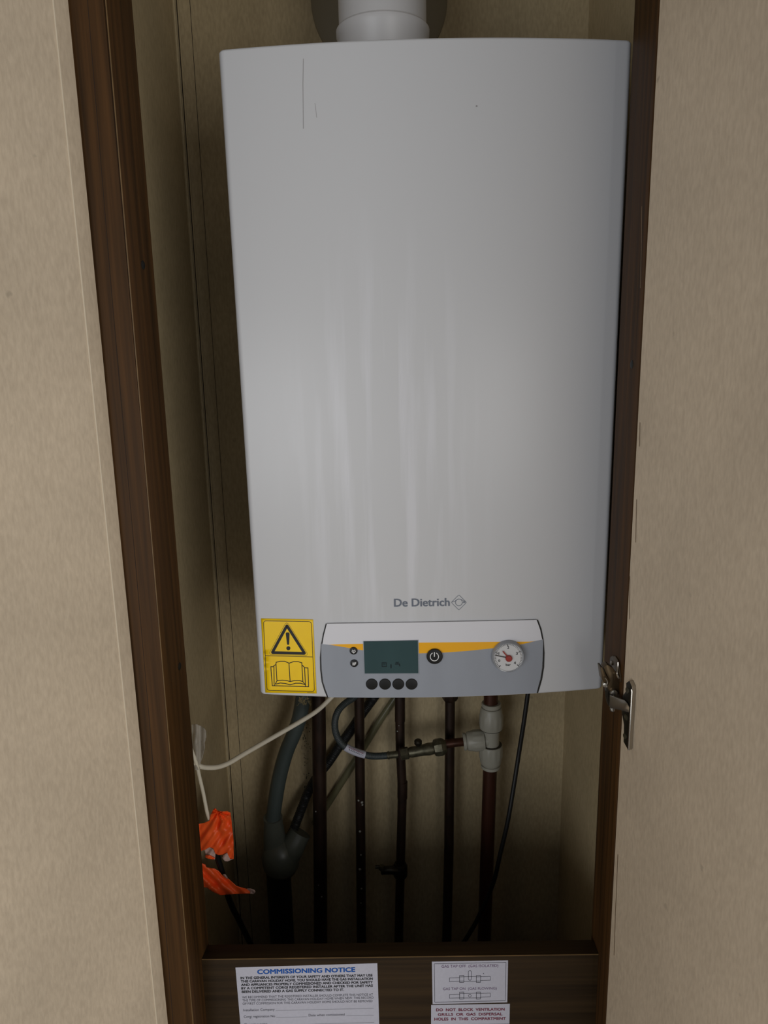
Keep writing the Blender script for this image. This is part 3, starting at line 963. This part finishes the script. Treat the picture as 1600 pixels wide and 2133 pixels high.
# rubber adaptor with two necks and black waste pipe below
AY = 1.035
c = onY(585, 1783, AY); uA = rpx(585, 1783, AY, 1)
wa = thing('waste_adaptor', onY(585, 1820, AY), 'smoky grey rubber waste adaptor with two necks', 'pipe fitting')
b_ = B()
lathe(b_, c, (0, 0, 1), [(27 * uA, -36 * uA), (31 * uA, -34 * uA), (37 * uA, -22 * uA), (39 * uA, -4 * uA), (37 * uA, 14 * uA), (30 * uA, 30 * uA), (18 * uA, 40 * uA), (0, 43 * uA)], 40)
tube(b_, smooth_path([onY(577, 1790, AY), onY(572, 1745, AY), onY(568.5, 1702, 1.031)], .006), lambda d_, i: (27 * uA - d_ / 0.068 * 7 * uA) if d_ < .064 else 19.5 * uA, 28)
tube(b_, smooth_path([onY(592, 1790, AY), onY(610, 1762, AY), onY(626, 1733, 1.042)], .006), lambda d_, i: max(23 * uA, 30 * uA - d_ / 0.045 * 7 * uA), 28)
obj('adaptor_body', b_, 'cuff', wa, ang=60)
b_ = B(); q = onY(580.5, 1826, AY); q2 = onY(580, 1968, AY)
lathe(b_, (q.x, AY, FL), (0, 0, 1), [(25.5 * uA, 0), (25.5 * uA, c.z - .02 - FL)], 36)
tag(obj('waste_pipe', b_, 'waste'), 'wide black waste pipe below the rubber adaptor', 'pipe')

# cables
def cable(name, label, m_, pts, half, seg=12, ref=0):
    path = smooth_path([onY(x, y, Y) for x, y, Y in pts], .004)
    x, y, Y = pts[ref]
    return tag(obj(name, tube(B(), path, rpx(x, y, Y, half), seg), m_), label, 'cable')


wc = cable('power_cable', 'thick white cable sagging from the boiler to the left post', 'cable',
      [(706, 1436, 1.01), (688, 1455, 1.005), (660, 1481, .99), (617, 1508, .97), (552.5, 1545, .94), (509, 1570, .915), (477, 1589, .895), (453, 1597.5, .88), (432, 1598.5, .868), (417, 1596, .858), (398, 1588, .85)], 5.0, ref=4)
cable('thin_cable', 'thin white cable hanging beside the left post into orange tape', 'cable',
      [(398, 1560, .845), (409, 1590, .85), (416, 1620, .855), (423.5, 1652, .86), (431, 1690, .865), (436, 1706, .872)], 3.8, ref=3)
cable('black_cable', 'black cable coming out of the orange tape and dropping left', 'blackcable',
      [(448, 1745, .885), (453, 1783, .89), (462, 1815, .895), (473, 1860, .905), (485, 1892, .915), (497, 1915, .925), (514, 1950, .94), (528, 1978, .95), (545, 2020, .955)], 6.0, ref=3)
cable('black_cable', 'long black cable crossing in front of the brown pipe on the right', 'blackcable',
      [(1101, 1434, .99), (1099.5, 1446, .99), (1092, 1500, .99), (1081, 1570, .99), (1070, 1640, .985), (1058, 1710, .98), (1043, 1775, .98), (1027, 1841, .98), (997, 1910, .98), (977, 1946, .98), (959, 1974, .98), (935, 2015, .98)], 4.7, ref=4)


# ------------------------------------------------------------------ orange tape and polythene
k7 = lambda x, y: (380 + x * .21563, 1440 + y * .21563)


def crinkle(poly, Yf, m_, name, thick, parent=None, step=2.2, edge=None, edgem=None, label=None):
    b_ = B(); patch(b_, [k7(*p) for p in poly], lambda x, y: onY(x, y, Yf(x, y)), step)
    o = obj(name, b_, m_, parent, ang=60, label=label)
    md = o.modifiers.new('t', 'SOLIDIFY'); md.thickness = thick; md.offset = 0
    return o


def yf(x, y):
    a = math.atan2(y - 1690, x - 455)
    return .872 + .0022 * math.sin(a * 9 + 2 * noise.noise(Vector((x * .04, y * .04, 0)))) + .0035 * noise.noise(Vector((x * .07, y * .025, 2))) \
        + .0012 * math.sin((x + y * .7) * .35) - 0.006 * max(0, 1 - ((x - 450) / 32) ** 2)


ot = crinkle([(120, 1290), (205, 1272), (262, 1250), (270, 1200), (300, 1138), (318, 1130), (335, 1150), (380, 1162), (432, 1158), (465, 1172), (478, 1290), (484, 1340), (494, 1440),
              (495, 1620), (460, 1625), (430, 1560), (400, 1575), (350, 1580), (318, 1570), (300, 1520), (262, 1505), (215, 1532), (120, 1560)], yf, 'orange', 'orange_tape', .0006)
tag(ot, 'crumpled orange tape wrapped around the joined cables', 'tape')
crinkle([(395, 1582), (432, 1560), (462, 1622), (490, 1618), (440, 1642), (410, 1640), (385, 1610)], lambda x, y: yf(x, y) - .001, 'torn', 'torn_edge', .0006, ot)
crinkle([(213, 1534), (262, 1505), (300, 1525), (320, 1560), (315, 1625), (280, 1610), (235, 1600)], lambda x, y: yf(x, y) + .004, 'torn', 'torn_edge', .0006, ot)
crinkle([(225, 1580), (270, 1585), (318, 1612), (300, 1625), (250, 1615), (222, 1605)], lambda x, y: yf(x, y) + .002, 'orange', 'tape_tail', .0006, ot)
yg = lambda x, y: .886 + .003 * math.sin((x - y) * .22) + .004 * noise.noise(Vector((x * .05, y * .05, 7)))
o2 = crinkle([(120, 1640), (222, 1672), (232, 1700), (310, 1712), (352, 1738), (390, 1785), (432, 1800), (520, 1880), (560, 1892), (640, 1912), (660, 1930), (660, 1953), (560, 1955), (430, 1962), (372, 1970), (300, 1940), (235, 1895), (120, 1880)], yg, 'orange', 'orange_tape', .0006)
tag(o2, 'pointed strip of orange tape hanging below the wrapped cables', 'tape')
crinkle([(620, 1906), (660, 1908), (695, 1922), (705, 1940), (690, 1955), (655, 1955), (655, 1930)], lambda x, y: yg(x, y) - .001, 'torn', 'torn_edge', .0012, o2)
crinkle([(388, 1768), (410, 1766), (430, 1790), (440, 1812), (410, 1795)], lambda x, y: yg(x, y) - .001, 'torn', 'torn_edge', .0008, o2)
yb_ = lambda x, y: .85 + .004 * math.sin(x * .35) + .004 * noise.noise(Vector((x * .08, y * .05, 3)))
bg = crinkle([(90, 320), (140, 318), (185, 338), (215, 360), (230, 385), (232, 440), (215, 500), (218, 540), (195, 640), (175, 690), (170, 760), (100, 760)], yb_, 'bag', 'polythene_bag', .0004)
tag(bg, 'corner of a clear crinkled polythene bag at the left post', 'bag')

# ------------------------------------------------------------------ notices on the rail
RYf = 0.735


def sticker(name, corners, label):
    b_ = B(); prism(b_, [onY(x, y, RYf - .0004) for x, y in corners], Vector((0, .0003, 0)))
    o = obj(name, b_, 'paper', smooth=False); return tag(o, label, 'notice')


S = lambda x, y: onY(x, y, RYf - .0006)
n1 = sticker('printed_notice', [(490.5, 2015.5), (786, 2006.5), (794, 2260), (512, 2262)], 'large white commissioning notice with blue heading on the rail')
b_ = B(); text(b_, 'COMMISSIONING NOTICE', (536.5, 2029), (739.5, 2024.2), 9.0, S, 0.06); obj('heading', b_, 'blue', n1, label='blue bold heading')
b_ = B()
for s, a, c_ in (('IN THE GENERAL INTERESTS OF YOUR SAFETY AND OTHERS THAT MAY USE', (501.5, 2039.8), (776, 2034)),
                 ('THIS CARAVAN HOLIDAY HOME, YOU SHOULD HAVE THE GAS INSTALLATION', (502, 2046.8), (776.4, 2041)),
                 ('AND APPLIANCES PROPERLY COMMISSIONED AND CHECKED FOR SAFETY', (502.5, 2054), (776.4, 2048.4)),
                 ('BY A COMPETENT CORGI REGISTERED INSTALLER AFTER THE UNIT HAS', (503, 2061.2), (776.6, 2055.4)),
                 ('BEEN DELIVERED AND A GAS SUPPLY CONNECTED TO IT.', (504, 2068.4), (716.5, 2064))):
    text(b_, s, a, c_, 4.8, S, 0.05)
obj('bold_print', b_, 'ink', n1)
b_ = B()
for s, a, c_, h in (('WE RECOMMEND THAT THE REGISTERED INSTALLER SHOULD COMPLETE THIS NOTICE AT', (504.5, 2079.8), (777, 2074), 4.6),
                    ('THE TIME OF COMMISSIONING THIS CARAVAN HOLIDAY HOME WHEN NEW. THIS RECORD', (505, 2086.4), (778, 2080.4), 4.6),
                    ('OF FIRST COMMISSION FOR THIS CARAVAN HOLIDAY HOME SHOULD NOT BE REMOVED', (505.5, 2093.2), (776, 2087.4), 4.6),
                    ('Installation Company', (507, 2106.6), (572, 2105), 4.8), ('Corgi registration No', (508, 2120.4), (573, 2118.8), 4.8),
                    ('Date when comissioned', (643, 2117.2), (718, 2115.4), 4.8), ('Operative name', (509, 2136.5), (557, 2135.2), 4.8)):
    text(b_, s, a, c_, h, S, 0.0)
for (x0, y0), (x1, y1) in (((575, 2105), (779, 2100.4)), ((576, 2119.5), (640, 2118)), ((722, 2116), (779, 2114.5)), ((562, 2136), (780, 2129.5))):
    n = int((x1 - x0) / 2.4)
    for k in range(n):
        t = k / n; x = x0 + (x1 - x0) * t; y = y0 + (y1 - y0) * t
        stroke(b_, [(x, y), (x + 1.1, y)], 0.8, S)
obj('small_print', b_, 'ink2', n1)

c5 = lambda x, y: (890 + x * .11875, 1990 + y * .11875)
cc = lambda L_: [c5(*p) for p in L_]
n2 = sticker('printed_notice', cc([(83, 112), (1418, 88), (1405, 825), (95, 856)]), 'small white notice with gas tap diagrams on the rail')
b_ = B()
stroke(b_, cc([(125, 150), (1382, 124), (1370, 796), (133, 824)]), 0.8, S, closed=True)
text(b_, 'GAS TAP OFF  (GAS ISOLATED)', c5(252, 218), c5(1248, 203), 5.4, S, 0.0, 1)
text(b_, 'GAS TAP ON  (GAS FLOWING)', c5(277, 611), c5(1220, 599), 5.0, S, 0.0, 1)
for oy, th in ((0, 0), (292, 1)):
    q = lambda L_: cc([(x, y + oy) for x, y in L_])
    stroke(b_, q([(568, 392), (390, 398), (390, 460), (568, 456)]), .75, S)
    stroke(b_, q([(640, 378), (862, 372)]), .75, S); stroke(b_, q([(640, 458), (862, 456)]), .75, S)
    stroke(b_, q([(938, 376), (1108, 372), (1108, 438), (938, 442)]), .75, S)
    for x in (568, 862):
        stroke(b_, q([(x, 356), (x + 74, 354), (x + 74, 474), (x, 476)]), .9, S, closed=True)
        stroke(b_, q([(x, 380), (x + 74, 378)]), .7, S); stroke(b_, q([(x, 452), (x + 74, 450)]), .7, S)
stroke(b_, cc([(722, 290), (734, 272), (762, 270), (774, 288), (774, 420), (760, 438), (738, 438), (724, 422)]), .9, S, closed=True)
stroke(b_, cc(circ(748, 710, 24, 14)), .8, S, closed=True)
patch(b_, cc(circ(988, 320, 8, 8)), S)
obj('diagram', b_, ['ink2', 'mauve'], n2)
n3 = sticker('printed_notice', cc([(70, 872), (1450, 850), (1442, 1200), (68, 1214)]), 'small white ventilation warning with maroon lettering below the tap notice')
b_ = B()
text(b_, 'DO  NOT  BLOCK  VENTILATION', c5(158, 980), c5(1356, 968), 5.3, S, 0.04)
text(b_, 'GRILLS  OR  GAS  DISPERSAL', c5(188, 1061), c5(1318, 1050), 5.3, S, 0.04)
text(b_, 'HOLES  IN  THIS  COMPARTMENT', c5(128, 1143), c5(1378, 1131), 5.5, S, 0.04)
obj('lettering', b_, 'red', n3)

# ------------------------------------------------------------------ concealed hinge
k6 = lambda x, y: (1180 + x * .14065, 1300 + y * .14065)
HY = 0.712
def slab(pts, Y, th, bev=.0004):
    return prism(B(), [onY(*k6(x, y), Y) for x, y in pts], Vector((0, th, 0)), bev)


hz = obj('hinge', slab([(545, 645), (608, 600), (700, 660), (822, 835), (822, 1030), (760, 1045), (650, 1020), (600, 945), (640, 850)], HY, .010, .001), 'bronze', door,
         label='sprung metal hinge between the door and the post')
# mounting plate screwed to the post: drawn on the reveal plane X = XR
onr = lambda x, y, e_=0.0: onX(*k6(x, y), XR - e_)
pl = [(672, 490), (700, 470), (745, 478), (780, 530), (800, 640), (822, 800), (820, 860), (800, 860), (745, 770), (690, 690), (665, 600), (660, 540)]
obj('mounting_plate', prism(B(), [onr(x, y, 0.0) for x, y in pl], Vector((-.0016, 0, 0)), .0004), 'bronze', hz)
b_ = B(); tube(b_, smooth_path([onr(766, 560, .0030), onr(764, 640, .003), onr(752, 730, .003), (onr(775, 800, .003))], .001), .0012, 8)
obj('lit_edge', b_, 'steel', hz)  # lighter steel line gives the bronze plate a painted lit edge
b_ = B(); lathe(b_, onr(676, 574, .0016), (-1, 0, 0), [(.0026, 0), (.0026, .001), (.0012, .0018), (0, .0012)], 16); obj('screw', b_, 'steel', hz)


obj('arm_cheek', slab([(505, 640), (535, 640), (590, 760), (650, 850), (625, 900), (600, 940), (560, 890), (530, 820)], HY - .003, .012, .0007), 'bronze', hz)
b_ = B(); tube(b_, smooth_path([onY(*k6(570, 790), HY - .004), onY(*k6(606, 850), HY - .004), onY(*k6(598, 930), HY - .004)], .001), .0008, 8)
lathe(b_, onY(*k6(573, 893), HY - .003), (-.3, -1, 0), [(.0026, 0), (.0022, .0022), (0, .0026)], 14)
obj('rivet', b_, 'steel', hz); b_ = B(); lathe(b_, onY(*k6(700, 1022), HY - .001), (0, -1, .2), [(.0042, 0), (.0036, .0024), (0, .003)], 16)
obj('rivet', b_, 'steel', hz); b_ = B(); lathe(b_, onY(*k6(682, 1262), HY - .001), (0, -1, .2), [(.0028, 0), (.0022, .0018), (0, .0022)], 14)
obj('rivet', b_, 'steel', hz)
obj('side_bracket', slab([(598, 925), (640, 1000), (648, 1060), (648, 1225), (625, 1215), (600, 1120), (590, 1000)], HY, .006), 'darksteel', hz)
lk = [onY(*k6(x, y), Y) for x, y, Y in ((650, 1060, .706), (870, 1138, .684), (912, 1185, .679), (932, 1240, .678), (926, 1312, .678), (800, 1275, .690), (646, 1242, .706))]
b_ = B(); prism(b_, lk, Vector((0.0, .0025, 0)), .0003); obj('link', b_, 'steel', hz, label='bright nickel link plate')
# door plate standing on the door face
od = lambda x, y: ondoor(*k6(x, y))
ip = [(880, 870), (932, 835), (1003, 925), (1012, 985), (960, 1862), (915, 1870), (845, 1745), (848, 1500), (818, 1320), (828, 1060), (888, 990)]
TH = .0045


def shift(x, y):
    """point on the raised face of the plate, found on the plane TH in front of the door"""
    return ondoor(*k6(x, y), TH)


face = [(884, 872), (932, 838), (970, 930), (972, 1000), (922, 1850), (912, 1866), (845, 1742), (850, 1490), (822, 1320), (832, 1060), (886, 990)]
dpl = prism(B(), [shift(x, y) for x, y in face], dn * TH, .0003); dpl.normal_update()
for f_ in dpl.faces:
    if f_.normal.y < -.6: f_.material_index = 1  # sides facing the camera coloured lighter so they look lit
obj('door_plate', dpl, ['darksteel', 'steel'], hz)
b_ = B(); tube(b_, [shift(968, 965) , shift(972, 1000), shift(925, 1862)], .0012, 8)  # lighter steel strip paints the plate's lit outer edge
obj('lit_edge', b_, 'steel', hz, label='lit outer edge of the door plate, painted in lighter steel')
for x, y in ((888, 1380), (868, 1660), (905, 980)):
    b_ = B(); lathe(b_, shift(x, y), -dn, [(.0032, -.0005), (.0030, .0006), (.0012, .0002), (0, .0000)], 16)
    obj('screw', b_, 'brass', hz)
